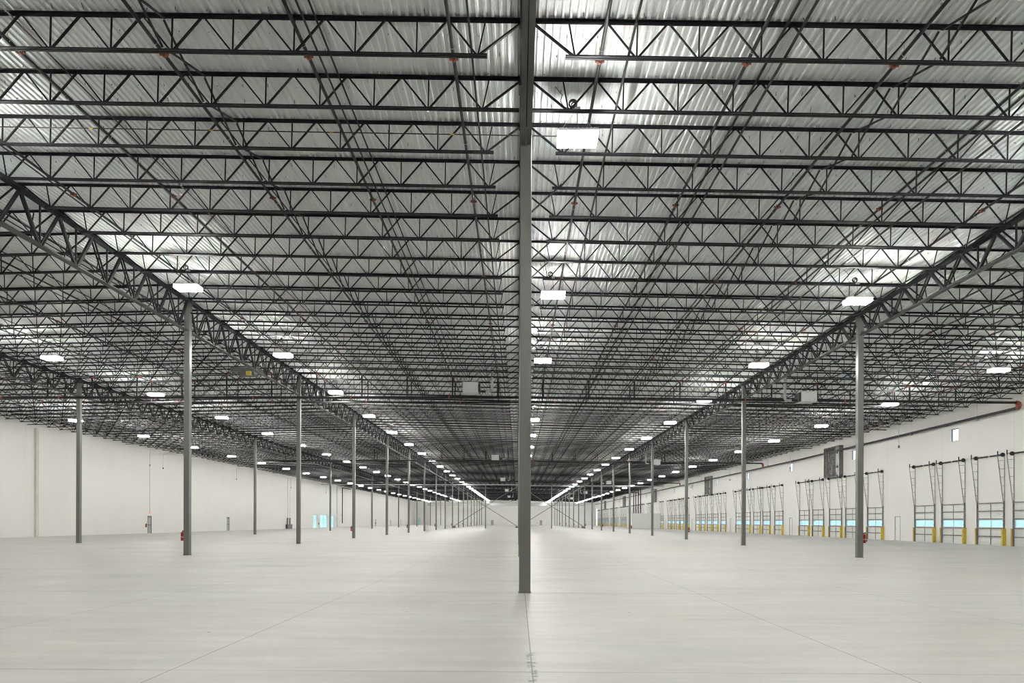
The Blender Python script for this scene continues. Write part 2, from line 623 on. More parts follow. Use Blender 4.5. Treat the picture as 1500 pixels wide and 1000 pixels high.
for li, x in enumerate(LINES):
    top = GTOP(x) - 0.17
    mb = MB(); rounded_tube(mb, 0.0, top, cw); shaft = mb.mesh('shaft', 'column')
    mb = MB(); mb.box((-0.16, -0.15, top), (0.16, 0.15, top + 0.045)); capm = mb.mesh('cap', 'column')
    mb = MB()
    mb.box((-0.14, -0.14, 0.0), (0.14, 0.14, 0.018)); basem = mb.mesh('base', 'darkgrey')
    mb = MB()
    mb.box((-0.012, -0.36, GBOT[x] - 0.02), (0.012, 0.36, GBOT[x] + 0.17)); plm = mb.mesh('plate', 'column')
    for k in range(18):
        y = Y0 + k * D
        t = thing('steel_column', 'square grey steel column, %s in the %s' % (nth(k + 1), LNAME[x]) if x or k else
                  'square grey steel column standing alone in front, on the floor joint',
                  'column', (x, y, 0), group='grey steel columns')
        part('shaft', shaft, t)
        if k < 6:
            part('base_plate', basem, t)
            part('cap_plate', capm, t)
            part('stabilizer_plate', plm, t)

# intermediate columns of the braced row, struts and diagonal braces
YBR = Y0 + 9 * D
for nm, x in (('blank-wall side', -B / 2), ('dock-door side', B / 2)):
    mb = MB(); rounded_tube(mb, 0.0, roof(x) - 0.77, 0.22)
    thing('steel_post', 'thin grey post in the middle of the braced bay on the %s' % nm, 'column', (x, YBR, 0), me=mb.mesh('post', 'column'))
ZS = 10.05
for i, (a, b) in enumerate(BAYS):
    zz = ZS - (0.0 if a < 0 else 0.18)
    mb = MB(); mb.bar((a + 0.13, YBR, zz), (b - 0.13, YBR, zz - (0.1 if a >= 0 else 0)), 0.16, 0.16)
    thing('steel_strut', 'pale horizontal steel tube high between braced columns, %s bay from the blank wall' % nth(i + 1), 'beam', group='struts of the braced row', me=mb.mesh('strut', 'heater' if 0 else 'galv'))
for nm, a, b in (('blank-wall side', -B, 0.0), ('dock-door side', 0.0, B)):
    for d_, (p, q) in (('rising towards the centre line' if a < 0 else 'falling towards the dock doors', ((a, 0.3), (b, 9.9)) if a < 0 else ((a, 9.9), (b, 0.3))),
                       ('falling towards the centre line' if a < 0 else 'rising towards the dock doors', ((a, 9.9), (b, 0.3)) if a < 0 else ((a, 0.3), (b, 9.9)))):
        sg = 0.0
        mid = ((a + b) / 2, (p[1] + q[1]) / 2)
        t = thing('diagonal_brace', 'long grey diagonal brace on the %s, %s' % (nm, d_), 'brace', group='diagonal braces of the braced row')
        m1 = MB()
        off = 0.14 if (q[1] > p[1]) else -0.14
        m1.bar((p[0] + 0.3, YBR + off, p[1] + 0.2 * (1 if q[1] > p[1] else -1)), (q[0] - 0.3, YBR + off, q[1] - 0.2 * (1 if q[1] > p[1] else -1)), 0.13, 0.13)
        part('tube', m1.mesh('tube', 'column'), t)
        for e, z, s_ in ((p[0], p[1], 1), (q[0], q[1], -1)):
            m2 = MB()
            m2.box((min(e + s_ * 0.13, e + s_ * 0.75), YBR - 0.01, z - 0.2), (max(e + s_ * 0.13, e + s_ * 0.75), YBR + 0.01, z + 0.2))
            part('gusset_plate', m2.mesh('gusset', 'column'), t)

# ------------------------------------------------------------------ joist girders
def girder_meshes(x, L):
    zt = 0.0
    dep = GTOP(x) - GBOT[x]
    tc = MB(); angle_pair(tc, (0, 0, 0), (0, L, 0), 0.125, 0.012, 0.03, True)
    bc = MB(); angle_pair(bc, (0, 0.14, -dep), (0, L - 0.14, -dep), 0.10, 0.012, 0.025, False)
    top, bot = -0.06, -dep + 0.05
    diags, verts = [], []
    for i in range(9):
        yb = (i + 0.5) * P
        for j, yt in ((0, i * P), (1, (i + 1) * P)):
            yt2 = min(max(yt, 0.12), L - 0.12)
            heavy = (i < 4 and j == 0) or (i > 4 and j == 1) or i == 4
            w = 0.085 if heavy else 0.055
            mb = MB()
            dy = 0.05 if j == 0 else -0.05
            for sx in ((-0.045, 0.045)):
                mb.bar((sx, yt2 - dy * 0, top), (sx, yb - dy, bot), w * 0.55, w, up=(1, 0, 0)) if not heavy else None
            if heavy:
                mb.bar((0, yt2, top), (0, yb - dy, bot), w * 1.2, w, up=(1, 0, 0))
            diags.append(mb.mesh('web_diagonal', 'girder'))
        mb = MB(); mb.bar((0, yb, bot), (0, yb, top), 0.045)
        verts.append(mb.mesh('web_vertical', 'girder'))
    allw = MB()
    for me in diags + verts:
        allw.add([v.co[:] for v in me.vertices], [tuple(p.vertices) for p in me.polygons])
    return tc.mesh('top_chord', 'girder'), bc.mesh('bottom_chord', 'chord'), diags, verts, allw.mesh('web', 'girder'), dep


for x in LINES:
    tcm, bcm, dg, vt, web, dep = girder_meshes(x, D)
    km = None
    if x >= 0:
        pass
    for k in range(-1, 18):
        if k < 0 and x != 0.0:
            continue
        y = Y0 + k * D
        if k < 0:
            lb = 'dark joist girder overhead, running from the lone front column towards the camera'
        else:
            lb = 'dark joist girder of the %s, %s span back' % (LNAME[x], nth(k + 1))
        t = thing('joist_girder', lb, 'girder', (x, y, GTOP(x)), group='joist girders')
        part('top_chord', tcm, t)
        part('bottom_chord', bcm, t)
        if k <= 1 and x > -2 * B:
            for me in dg:
                part('web_diagonal', me, t)
            for me in vt:
                part('web_vertical', me, t)
        else:
            part('web', web, t)
        if x >= 0 and 0 <= k < 4:
            zb = -dep + 0.05
            zj = roof(x) - 0.73 - GTOP(x)
            for i in (2, 4, 5, 7):
                mb = MB()
                mb.bar((0.06, i * P, zb), (1.02, i * P + 0.03, zj + 0.12), 0.04)
                part('kicker_brace', mb.mesh('kicker', 'girder'), t)

# ------------------------------------------------------------------ open-web joists
JD = 0.725


def joist_parts(L, npan, tie=False):
    x0, x1 = 0.95, L - 0.95
    st = (x1 - x0) / npan
    nodes = [x0 + i * st for i in range(npan + 1)]
    tc = MB(); angle_pair(tc, (0.0, 0, 0), (L, 0, 0), 0.058, 0.008, 0.018, True)
    for sx in (0.0, L - 0.16):
        tc.box((sx + 0.005, -0.07, -0.125), (sx + 0.155, 0.07, -0.06))
    bc = MB()
    e0, e1 = (0.135, L - 0.135) if tie else (0.77, L - 0.77)
    angle_pair(bc, (e0, 0, -JD), (e1, 0, -JD), 0.052, 0.007, 0.02, False)
    top, bot = -0.045, -JD + 0.035
    di = []
    di.append(((0.1, top), (nodes[0] - 0.03, bot), 0.045))
    for i in range(npan):
        m = (nodes[i] + nodes[i + 1]) / 2
        di.append(((nodes[i] + 0.035, bot), (m - 0.03, top), 0.040))
        di.append(((m + 0.03, top), (nodes[i + 1] - 0.035, bot), 0.034))
    di.append(((nodes[-1] + 0.03, bot), (L - 0.1, top), 0.045))
    ve = []
    for i, n in enumerate(nodes):
        dx = -0.13 if i == 0 else (0.13 if i == npan else 0)
        ve.append(((n, bot), (n + dx, top), 0.026))
    dm = []
    for (a, b, w) in di:
        mb = MB(); mb.bar((a[0], 0, a[1]), (b[0], 0, b[1]), w * 0.8, w, up=(0, 1, 0)); dm.append(mb)
    vm = []
    for (a, b, w) in ve:
        mb = MB(); mb.bar((a[0], 0, a[1]), (b[0], 0, b[1]), w, w, up=(0, 1, 0)); vm.append(mb)
    return tc, bc, dm, vm


class JoistSet:
    def __init__(s, L, n, tie):
        tc, bc, dm, vm = joist_parts(L, n, tie)
        s.tc, s.bc = tc.mesh('top_chord', 'truss'), bc.mesh('bottom_chord', 'truss')
        s.dm = [m.mesh('web_diagonal', 'truss') for m in dm]
        s.vm = [m.mesh('web_vertical', 'truss') for m in vm]
        w = MB()
        for m in dm + vm:
            w.add(m.v, m.f)
        s.web = w.mesh('web', 'truss')
        al = MB()
        al.bar((0, 0, -0.033), (L, 0, -0.033), 0.13, 0.064) if 0 else al.add(tc.v, tc.f)
        al.add(bc.v, bc.f)
        al.add(w.v, w.f)
        s.v = np.array(al.v)
        s.f = al.f


SETS = {}
for wide in (0, 1):
    for tie in (0, 1):
        SETS[wide, tie] = JoistSet((XR - B) if wide else B, 13 if wide else 11, bool(tie))

BAYNAME = ['bay along the blank wall', 'second bay from the blank wall', 'centre bay on the blank-wall side', 'centre bay on the dock-door side', 'wide bay along the dock doors']
cand = []
rest = []
for m in range(-4, 162):
    y = Y0 + m * P
    for bi, (a, b) in enumerate(BAYS):
        vis = False
        if m >= -1:
            for q in range(0, 13):
                xx = a + (b - a) * q / 12
                p = pix(xx, y, roof(xx) - 0.5)
                if p and 0 <= p[0] <= 1500 and p[1] > -20:
                    vis = True
                    break
        (cand if vis else rest).append((m, bi))
cand.sort()
sel = cand[:300]
rest += cand[300:]


def slope_rot(a):
    return math.atan(T) if a >= -B - 0.01 else -math.atan(T)


for m, bi in sel:
    a, b = BAYS[bi]
    y = Y0 + m * P
    js = SETS[int(bi == 4), int(m % 9 == 0)]
    t = thing('roof_joist', 'dark open-web roof joist, %s row from the front, %s' % (nth(m + 2), BAYNAME[bi]), 'joist',
              (a, y, roof(a)), (0, slope_rot(a), 0), 'dark open-web roof joists')
    put('top_chord', js.tc, t)
    put('bottom_chord', js.bc, t)
    if m <= 9 and bi in (2, 3):
        for me in js.dm:
            put('web_diagonal', me, t)
        for me in js.vm:
            put('web_vertical', me, t)
    else:
        put('web', js.web, t)

V, Fc = [], []
off = 0
for m, bi in rest:
    a, b = BAYS[bi]
    js = SETS[int(bi == 4), int(m % 9 == 0)]
    an = slope_rot(a)
    c, s = math.cos(an), math.sin(an)
    v = js.v
    w = np.stack([v[:, 0] * c + v[:, 2] * s + a, v[:, 1] + Y0 + m * P, -v[:, 0] * s + v[:, 2] * c + roof(a)], 1)
    V.append(w)
    Fc += [tuple(i + off for i in f) for f in js.f]
    off += len(v)
me = bpy.data.meshes.new('distant_joists')
me.from_pydata(np.concatenate(V).tolist(), [], Fc)
me.materials.append(M['truss'])
put('roof_joist', me, kind='stuff', label='mass of dark open-web joists receding under the far roof', category='joist', group='dark open-web roof joists')

# ------------------------------------------------------------------ bridging between the joists
def bx(m):
    return Y0 + m * P


angM = {}
BR = []
for bi, (a, b) in enumerate(BAYS):
    offs = [(1.99, 's'), (5.04, 'p'), (8.06, 'x'), (11.1, 'p'), (14.15, 's')] if bi < 4 else [(2.1, 's'), (5.5, 'p'), (9.1, 'x'), (12.8, 'p'), (16.3, 's')]
    for q, (o_, kd) in enumerate(offs):
        BR.append((bi, q, a + o_, kd))
for bi, q, x, kd in BR:
    zt, zb = roof(x) - 0.085, roof(x) - JD + 0.075
    ya, yb = bx(-3), YE - 0.1
    lab = {'s': 'single thin steel angle tying joist bottoms', 'p': 'pair of thin steel angles tying joists', 'x': 'row of crossed steel bridging between joists'}[kd]
    t = thing('joist_bridging', '%s, %s line, %s' % (lab, nth(q + 1), BAYNAME[bi]), 'bridging', (x, 0, 0), group='bridging lines under the roof')
    prof = [(-0.02, -0.02), (0.02, -0.02), (0.02, -0.014), (-0.014, -0.014), (-0.014, 0.02), (-0.02, 0.02)]
    if kd in 'ps':
        mb = MB(); mb.prism((0, ya, zb), (0, yb, zb), prof); part('bottom_angle', mb.mesh('bottom_angle', 'girder'), t)
    if kd == 'p':
        mb = MB(); mb.prism((0, ya, zt), (0, yb, zt), prof); part('top_angle', mb.mesh('top_angle', 'girder'), t)
    if kd == 'x':
        one = MB()
        one.bar((-0.02, 0.03, zt), (-0.02, P - 0.03, zb), 0.034)
        one.bar((0.02, 0.03, zb), (0.02, P - 0.03, zt), 0.034)
        om = one.mesh('cross_brace', 'girder')
        for m in range(-3, 24):
            part('cross_brace', om, t, (0, bx(m), 0))
        far = MB()
        for m in list(range(24, 161)):
            far.bar((-0.02, bx(m) + 0.03, zt), (-0.02, bx(m + 1) - 0.03, zb), 0.034)
            far.bar((0.02, bx(m) + 0.03, zb), (0.02, bx(m + 1) - 0.03, zt), 0.034)
        part('cross_brace', far.mesh('far_cross_braces', 'girder'), t, kind='stuff')

# ------------------------------------------------------------------ sprinkler branch lines, 10 ft apart
cp = MB()
cp.tube((0, -0.035, 0), (0, 0.035, 0), 0.058, 14)
cp.box((-0.095, -0.02, -0.022), (-0.05, 0.02, 0.022))
cp.box((0.05, -0.02, -0.022), (0.095, 0.02, 0.022))
cpm = cp.mesh('coupling', 'coupling')
hg = MB()
hg.ring((0, 0, 0), 0.05, 0.006, 'y', 12, 5)
hg.tube((0, 0, 0.05), (0, 0, 0.17), 0.006, 5)
hgm = hg.mesh('hanger', 'galv')
hd = MB()
hd.tube((0, 0, 0.03), (0, 0, 0.085), 0.012, 6)
hd.tube((0, 0, 0.085), (0, 0, 0.09), 0.03, 8)
hdm = hd.mesh('sprinkler_head', 'galv')
pm = MB(); pm.tube((0, -2.0, 0), (0, YE - 1.5, 0), 0.036, 10)
pmm = pm.mesh('pipe', 'pipe')
BX = [1.524 * (2 * i + 1) for i in range(-15, 11)]
for n_, x in enumerate(BX):
    z = roof(x) - 0.21
    if abs(x) > 0 and min(abs(x - l) for l in LINES) < 0.3:
        continue
    t = thing('sprinkler_pipe', 'slim black sprinkler pipe running lengthwise, %s from the blank wall' % nth(n_ + 1), 'pipe', (x, 0, z), group='sprinkler branch pipes')
    part('pipe_run', pmm, t)
    for i in range(0, 14):
        part('coupling', cpm, t, (0, 14.85 + 6.63 * i, 0))
    for i in range(0, 6):
        part('hanger', hgm, t, (0, Y0 + P * (2 * i - 1) + 0.5, 0))
    for i in range(0, 8):
        part('sprinkler_head', hdm, t, (0, 13.2 + 3.66 * i, 0))

# big cross mains with risers up to the branch lines
for gi in range(0, 5):
    for which, (yo, xe, r) in enumerate(((0.0, -35.1, 0.085), (1.9, -33.6, 0.06))):
        y = 47.7 + 49.4 * gi + yo
        t = thing('sprinkler_main', '%s black sprinkler main crossing the hall with risers, %s crossing' % ('thick' if which == 0 else 'thinner', nth(gi + 1)), 'pipe',
                  (0, y, 0), group='sprinkler cross mains')
        zl = lambda x: 9.87 + (x - xe) * 0.03 / 35 if x < 0 else 9.9 - 0.32 * x / 33.1
        x1 = 33.1 if which == 0 else 27.6
        mb = MB(); mb.path([(xe, 0, 9.87), (0, 0, 9.9), (x1, 0, zl(x1))], r, 12)
        part('pipe_run', mb.mesh('main_run', 'pipe'), t)
        cpl = MB(); cpl.tube((-0.04, 0, 0), (0.04, 0, 0), r + 0.03, 12); cpl.box((-0.03, -r - 0.06, -0.03), (0.03, r + 0.06, 0.03))
        cplm = cpl.mesh('main_coupling', 'coupling')
        part('coupling', cplm, t, (xe, 0, 9.87))
        for i in range(9):
            xx = -31.2 + 6.6 * i + 0.6 * which
            part('coupling', cplm, t, (xx, 0, zl(xx)))
        for x in BX:
            if x < xe + 0.5 or x > 29:
                continue
            mb = MB(); mb.tube((0, 0, zl(x)), (0, 0, roof(x) - 0.21), 0.05 if which == 0 else 0.036, 10)
            rs = part('riser', mb.mesh('riser', 'pipe'), t, (x, 0, 0))
            if gi == 0:
                mb = MB(); mb.tube((0, -0.09, 0), (0, 0.09, 0), 0.06, 10); mb.tube((0, 0, -0.09), (0, 0, -0.03), 0.06, 10)
                part('tee', mb.mesh('tee', 'coupling'), rs, (0, 0, roof(x) - 0.21))
# fire main along the dock wall
t = thing('fire_main', 'long black fire main hung along the dock wall above the windows', 'pipe', (0, 0, 0))
mb = MB(); mb.path([(33.13, 47.7, 9.25), (33.13, 85, 9.0), (33.13, 306, 8.98)], 0.10, 12)
part('pipe_run', mb.mesh('wall_main', 'pipe'), t)
mb = MB()
c0 = Vector((33.1, 47.7, 9.58))
pts = [(32.95, 47.7, 9.58), (33.1, 47.7, 9.56), (33.16, 47.7, 9.46), (33.16, 47.72, 9.34), (33.13, 47.85, 9.25)]
mb.path(pts, 0.15, 12)
part('elbow', mb.mesh('elbow', 'coupling'), t)
for gi in range(1, 5):
    y = 47.7 + 49.4 * gi
    mb = MB(); mb.path([(32.95, y, 9.58), (33.13, y, 9.5), (33.13, y, 8.98)], 0.13, 12)
    part('elbow', mb.mesh('elbow', 'coupling'), t)
for i in range(14):
    y = 52 + i * 8.6
    mb = MB(); mb.tube((33.13, y, 9.1), (33.13, y, roof(33.13)), 0.008, 5)
    mb.tube((33.13, y - 0.03, 9.08), (33.13, y + 0.03, 9.08), 0.12, 10)
    part('hanger', mb.mesh('hanger_rod', 'galv'), t)

# thin conduit strung across the joist webs
t = thing('electrical_conduit', 'thin dark conduit strung across the joists near the first lamp', 'conduit', (0, Y0 + P - 0.09, 0))
mb = MB(); mb.path([(-24, 0, roof(-24) - 0.33), (-B, 0, roof(-B) - 0.33), (1.0, 0, roof(1.0) - 0.33)], 0.012, 6)
part('conduit_run', mb.mesh('conduit_run', 'pipe'), t)
for i in range(14):
    mb = MB(); x = -18.3 + i * 1.5; mb.tube((x - 0.05, 0, roof(x) - 0.33), (x + 0.05, 0, roof(x) - 0.33), 0.016, 6)
    part('strap', mb.mesh('strap', 'yellow' if i % 2 else 'pipe'), t)

# roofing screws poking through the deck
mb = MB()
for yy in np.arange(12.6, 40, 0.61):
    if abs(((yy - Y0) / P) - round((yy - Y0) / P)) * P < 0.12:
        continue
    w = min(17.0, yy * 0.85)
    for xx in np.arange(-w, w, 0.6096):
        x = xx + random.uniform(-0.03, 0.03) + (0.3 if int(yy / 0.61) % 2 else 0)
        mb.bar((x, yy + random.uniform(-0.08, 0.08), roof(x) + 0.048), (x + 0.002, yy, roof(x) - 0.02), 0.009)
put('roofing_screws', mb.mesh('roofing_screws', 'black'), kind='stuff', label='tiny dark screw tips poking down through the roof deck', category='screws')

# ------------------------------------------------------------------ high-bay lamps
hou = MB()
hou.box((-0.45, -0.27, 0.0), (0.45, 0.27, 0.05))
hou.box((-0.40, -0.12, 0.05), (0.40, 0.12, 0.10))
for i in range(9):
    hou.box((-0.36 + i * 0.09, -0.24, 0.05), (-0.345 + i * 0.09, 0.24, 0.075))
houm = hou.mesh('housing', 'housing')
ln = MB(); ln.box((-0.43, -0.25, -0.118), (0.43, 0.25, -0.105)); lnm = ln.mesh('lens', 'lens')
ln = MB()  # glowing band added around the lens, sends light sideways and up
for a_, b_ in (((-0.44, -0.26), (0.44, -0.25)), ((-0.44, 0.25), (0.44, 0.26)), ((-0.44, -0.25), (-0.43, 0.25)), ((0.43, -0.25), (0.44, 0.25))):
    ln.box((a_[0], a_[1], -0.12), (b_[0], b_[1], 0.0))
skm = ln.mesh('side_glow', 'side_glow')
hc = MB()
for sx in (-0.4, 0.4):
    hc.tube((sx, 0, 0.1), (sx * 0.12, 0, 0.57), 0.004, 4)
hcm = hc.mesh('hanger_cable', 'galv')
cc = MB()
cc.ring((-0.1, -0.02, 0.74), 0.085, 0.013, 'y', 16, 6, 3.4, 0.02)
cc.ring((-0.07, 0.0, 0.72), 0.06, 0.010, 'y', 14, 6, 1.6, 0.02)
cc.path([(-0.06, 0.03, 0.66), (0.0, 0.02, 0.5), (0.0, 0.0, 0.3), (0.03, 0.0, 0.1)], 0.007, 5)
cc.path([(-0.15, 0.02, 0.64), (-0.3, 0.0, 0.66), (-0.38, 0.0, 0.8), (-0.34, 0.0, 0.93), (-0.5, 0.0, 1.12)], 0.007, 5)
ccm = cc.mesh('cord_coil', 'black')
jb = MB(); jb.box((-0.06, -0.05, 0.56), (0.06, 0.05, 0.64)); jbm = jb.mesh('junction_box', 'galv')
ROWN = ['beside the blank wall', 'second row from the blank wall', 'third row from the blank wall', 'centre row beside the lone column', 'row before the dock-side columns', 'row along the dock wall']
proto = None
nl = 0
for ri, x in enumerate((-37.7, -25.22, -12.74, 1.15, 12.6, 25.22)):
    zz = 10.54 - T * abs(x + B)
    cnt = 0
    for i in range(-2, 27):
        y = Y0 + 0.14 + i * 6 * P
        p = pix(x, y, zz)
        if ri == 3 and i == 3:
            continue
        seen = p and -20 < p[0] < 1520 and p[1] > -20
        if not seen and not (ri in (2, 3, 4) and i >= -2) and y < 30 and i < 1:
            continue
        if seen:
            cnt += 1
            lab = 'glowing white high-bay lamp, %s from the front, %s' % (nth(cnt), ROWN[ri])
        else:
            lab = 'glowing white high-bay lamp overhead beside the camera, %s' % ROWN[ri] if i > -2 else 'glowing white high-bay lamp behind the camera, %s' % ROWN[ri]
            if i > 0:
                lab = 'glowing white high-bay lamp just beyond view, %s' % ROWN[ri]
            if i == 0:
                lab = 'glowing white high-bay lamp abreast of the lone column, %s' % ROWN[ri]
        if proto is None:
            proto = thing('high_bay_lamp', lab, 'lamp', (x, y, zz), group='high-bay lamps under the roof')
            part('housing', houm, proto)
            part('lens', lnm, proto)
            part('added_side_glow', skm, proto)
            part('hanger_cable', hcm, proto)
            part('cord_coil', ccm, proto)
            part('junction_box', jbm, proto)
        else:
            dup(proto, (x, y, zz), lab)
        nl += 1

# ------------------------------------------------------------------ unit heaters
def heater(x, y, z, flue_side, lab):
    t = thing('unit_heater', lab, 'heater', (x, y, z), group='gas unit heaters')
    mb = MB(); mb.box((-0.48, 0, 0.02), (0.48, 0.95, 0.62)); mb.box((-0.50, -0.02, 0.58), (0.50, 0.97, 0.63)); mb.box((-0.5, -0.02, -0.01), (0.5, 0.97, 0.02))
    part('casing', mb.mesh('casing', 'heater'), t)
    mb = MB(); mb.box((-0.46, 0.97, 0.05), (0.46, 1.1, 0.58))
    part('fan_guard', mb.mesh('fan_guard', 'black'), t)
    s = flue_side
    mb = MB(); mb.box((min(s * 0.5, s * 0.6), 0.08, 0.0), (max(s * 0.5, s * 0.6), 0.9, 0.56)); mb.tube((s * 0.6, 0.45, 0.12), (s * 0.98, 0.5, 0.12), 0.07, 10)
    part('burner_box', mb.mesh('burner_box', 'black'), t)
    mb = MB(); mb.path([(s * 0.95, 0.5, 0.12), (s * 1.25, 0.5, 0.12), (s * 1.36, 0.5, 0.22), (s * 1.36, 0.5, roof(x) - z)], 0.085, 12)
    part('flue', mb.mesh('flue', 'galv'), t)
    mb = MB()
    for sx in (-0.45, 0.45):
        for yy in (0.06, 0.9):
            mb.tube((sx, yy, 0.62), (sx, yy, roof(x + sx) - z), 0.008, 5)
    part('hanger_rod', mb.mesh('hanger_rod', 'galv'), t)
    mb = MB(); mb.box((0.3, -0.025, 0.06), (0.36, -0.015, 0.2))
    part('badge', mb.mesh('badge', 'galv'), t)


for k in range(6):
    heater(-3.2, 45.2 + 49.4 * k, 9.82, 1, 'light grey boxy unit heater hung near the centre line, %s one back' % nth(k + 1))
for k in range(6):
    heater(18.26, 45.2 + 49.4 * k, 9.25, -1, 'light grey boxy unit heater hung before the dock side, %s one back' % nth(k + 1))

t = thing('suspended_unit', 'dark flat unit with a small yellow box hung among the joists', 'equipment', (-16.8, 43.5, 10.4))
mb = MB(); mb.box((-0.85, -0.5, 0.28), (0.85, 0.5, 0.50)); mb.box((-0.5, -0.3, 0.08), (0.5, 0.3, 0.28)); part('body', mb.mesh('unit_body', 'darkgrey'), t)
mb = MB(); mb.box((0.08, -0.5, 0.05), (0.36, -0.25, 0.28)); part('yellow_box', mb.mesh('yellow_box', 'yellow'), t)
mb = MB()
for sx in (-0.7, 0.7):
    mb.tube((sx, 0, 0.5), (sx, 0, 1.25), 0.01, 5)
part('hanger_rod', mb.mesh('unit_rod', 'galv'), t)

# ------------------------------------------------------------------ dock doors in the right wall
W2, H2 = 1.37, 3.05


def dock_proto():
    t = thing('dock_door', '', 'door', (0, 0, 0), group='dock doors along the wall')
    # local: x = 0 is the wall's inner face, +x is outside; y along the wall
    secs = [(0.0, 0.61), (0.61, 1.22), (1.22, 1.83), (1.83, 2.44), (2.44, 3.05)]
    for i, (a, b) in enumerate(secs):
        mb = MB()
        if i == 2:
            mb.box((0.0, -W2, a), (0.05, W2, a + 0.07)); mb.box((0.0, -W2, b - 0.05), (0.05, W2, b))
            for yy in (-W2, -0.035, W2 - 0.07):
                mb.box((0.0, yy, a + 0.07), (0.05, yy + 0.07, b - 0.05))
            s_ = part('window_section', mb.mesh('window_section', 'doorskin'), t)
            pn = MB()
            pn.box((0.02, -W2 + 0.07, a + 0.07), (0.03, -0.035, b - 0.05))
            part('pane', pn.mesh('pane', 'tint'), s_)
            pn = MB()
            pn.box((0.02, 0.035, a + 0.07), (0.03, W2 - 0.07, b - 0.05))
            part('pane', pn.mesh('pane', 'tint'), s_)
        else:
            mb.box((0.0, -W2, a + 0.004), (0.05, W2, b - 0.004))
            for k in range(1, 4):
                zz = a + (b - a) * k / 4
                mb.box((-0.006, -W2 + 0.02, zz - 0.012), (0.0, W2 - 0.02, zz + 0.012))
            part('door_section', mb.mesh('door_section', 'doorskin'), t)
    for z in (0.62, 1.20, 1.86, 2.42, 2.98):
        mb = MB(); mb.box((-0.085, -W2, z - 0.042), (-0.006, W2, z + 0.042))
        part('strut', mb.mesh('strut', 'track'), t)
    mb = MB()
    for a, b in ((0.03, 1.2), (1.86, 3.02)):
        mb.box((-0.03, -0.03, a), (-0.006, 0.03, b))
    part('centre_stile', mb.mesh('centre_stile', 'track'), t)
    for sy in (-1, 1):
        mb = MB()
        y = sy * (W2 + 0.06)
        mb.box((-0.10, y - 0.03, 0.0), (-0.0, y + 0.03, 3.1))
        for zz in np.arange(0.2, 3.0, 0.3):
            mb.box((-0.12, y - sy * 0.03 - 0.035, zz), (-0.06, y - sy * 0.03 + 0.035, zz + 0.05))
        part('track', mb.mesh('track', 'track'), t)
        mb = MB()
        mb.bar((-0.03, y, 3.0), (-0.03, y, 6.3), 0.04, 0.05)
        mb.bar((-0.10, y, 2.95), (-0.52, y, 6.28), 0.045, 0.045)
        for q in range(1, 6):
            f_ = q / 5.6
            zz = 3.0 + 3.25 * f_
            mb.bar((-0.03, y, zz), (-0.10 - 0.42 * f_, y, zz), 0.025)
        part('lift_track', mb.mesh('lift_track', 'rail'), t)
    mb = MB(); mb.tube((-0.16, -W2 - 0.25, 6.3), (-0.16, W2 + 0.25, 6.3), 0.018, 8)
    mb.tube((-0.16, -W2 + 0.2, 6.3), (-0.16, -0.15, 6.3), 0.055, 10); mb.tube((-0.16, 0.15, 6.3), (-0.16, W2 - 0.2, 6.3), 0.055, 10)
    part('spring_shaft', mb.mesh('spring_shaft', 'black'), t)
    for sy in (-1, 1):
        y = sy * (W2 + 0.06)
        mb = MB(); mb.tube((-0.16, y - 0.05, 6.3), (-0.16, y + 0.05, 6.3), 0.14, 14)
        mb.bar((-0.5, y, 6.2), (-0.5, y, 6.55), 0.05); mb.bar((-0.5, y, 6.3), (-0.1, y, 6.3), 0.04)
        mb.box((-0.2, y + 0.06, 6.2), (0, y + 0.075, 6.4))
        part('cable_drum', mb.mesh('cable_drum', 'black'), t)
    return t


dp = dock_proto()
dmap = []
for i, y in enumerate(DOCKS):
    lab = 'white sectional dock door with a blue window strip, %s along the dock wall' % nth(i + 1)
    if i == 0:
        dp.location = (XR, y, 0)
        dp['label'] = lab
    else:
        dup(dp, (XR, y, 0), lab)
# yellow track guards
gm = {}
mb = MB(); mb.box((-0.25, -0.05, 0), (-0.0, 0.09, 1.2)); g1 = mb.mesh('guard', 'yellow')
mb = MB(); mb.box((-0.14, -0.05, 0), (-0.0, 0.05, 1.2)); g2 = mb.mesh('guard_thin', 'yellow')
gp = None
for i, y in enumerate(DOCKS):
    for sy, w in ((-1, 'camera side'), (1, 'far side')):
        lab = 'yellow track guard on the %s of the %s dock door' % (w, nth(i + 1))
        if gp is None:
            gp = thing('track_guard', lab, 'guard', (XR, y + sy * 1.53, 0), group='yellow track guards', me=g1)
        else:
            g_ = copy_of(gp, None, (XR, y + sy * 1.53, 0), lab)
            g_.data = g1 if sy < 0 else g2

# man doors in both long walls
dn = 0


def man_door(x, y, side, m, frame_m, bar):
    """side = +1: the room is at -x (right wall)."""
    global dn
    dn += 1
    o = put('door_%d' % dn, None, None, (x, y, 0), kind='structure')
    s = side
    def bxs(a, b):
        xs = sorted((a[0] * s, b[0] * s))
        mb_ = MB(); mb_.box((xs[0], a[1], a[2]), (xs[1], b[1], b[2])); return mb_
    put('door_leaf', bxs((0.03, -0.42, 0.01), (0.08, 0.42, 2.08)).mesh('leaf', m), o)
    fr = MB()
    for a, b in (((-0.02, -0.47, 0), (0.1, -0.42, 2.14)), ((-0.02, 0.42, 0), (0.1, 0.47, 2.14)), ((-0.02, -0.42, 2.08), (0.1, 0.42, 2.14))):
        q = bxs(a, b); fr.add(q.v, q.f)
    put('door_frame', fr.mesh('frame', frame_m), o)
    if bar:
        put('panic_bar', bxs((-0.06, -0.38, 0.98), (0.03, 0.38, 1.06)).mesh('bar', 'darkgrey'), o)
        put('closer', bxs((-0.05, -0.2, 1.98), (0.03, 0.2, 2.06)).mesh('closer', 'darkgrey'), o)
    else:
        put('door_handle', bxs((-0.05, 0.30, 0.98), (0.03, 0.38, 1.04)).mesh('handle', 'galv'), o)


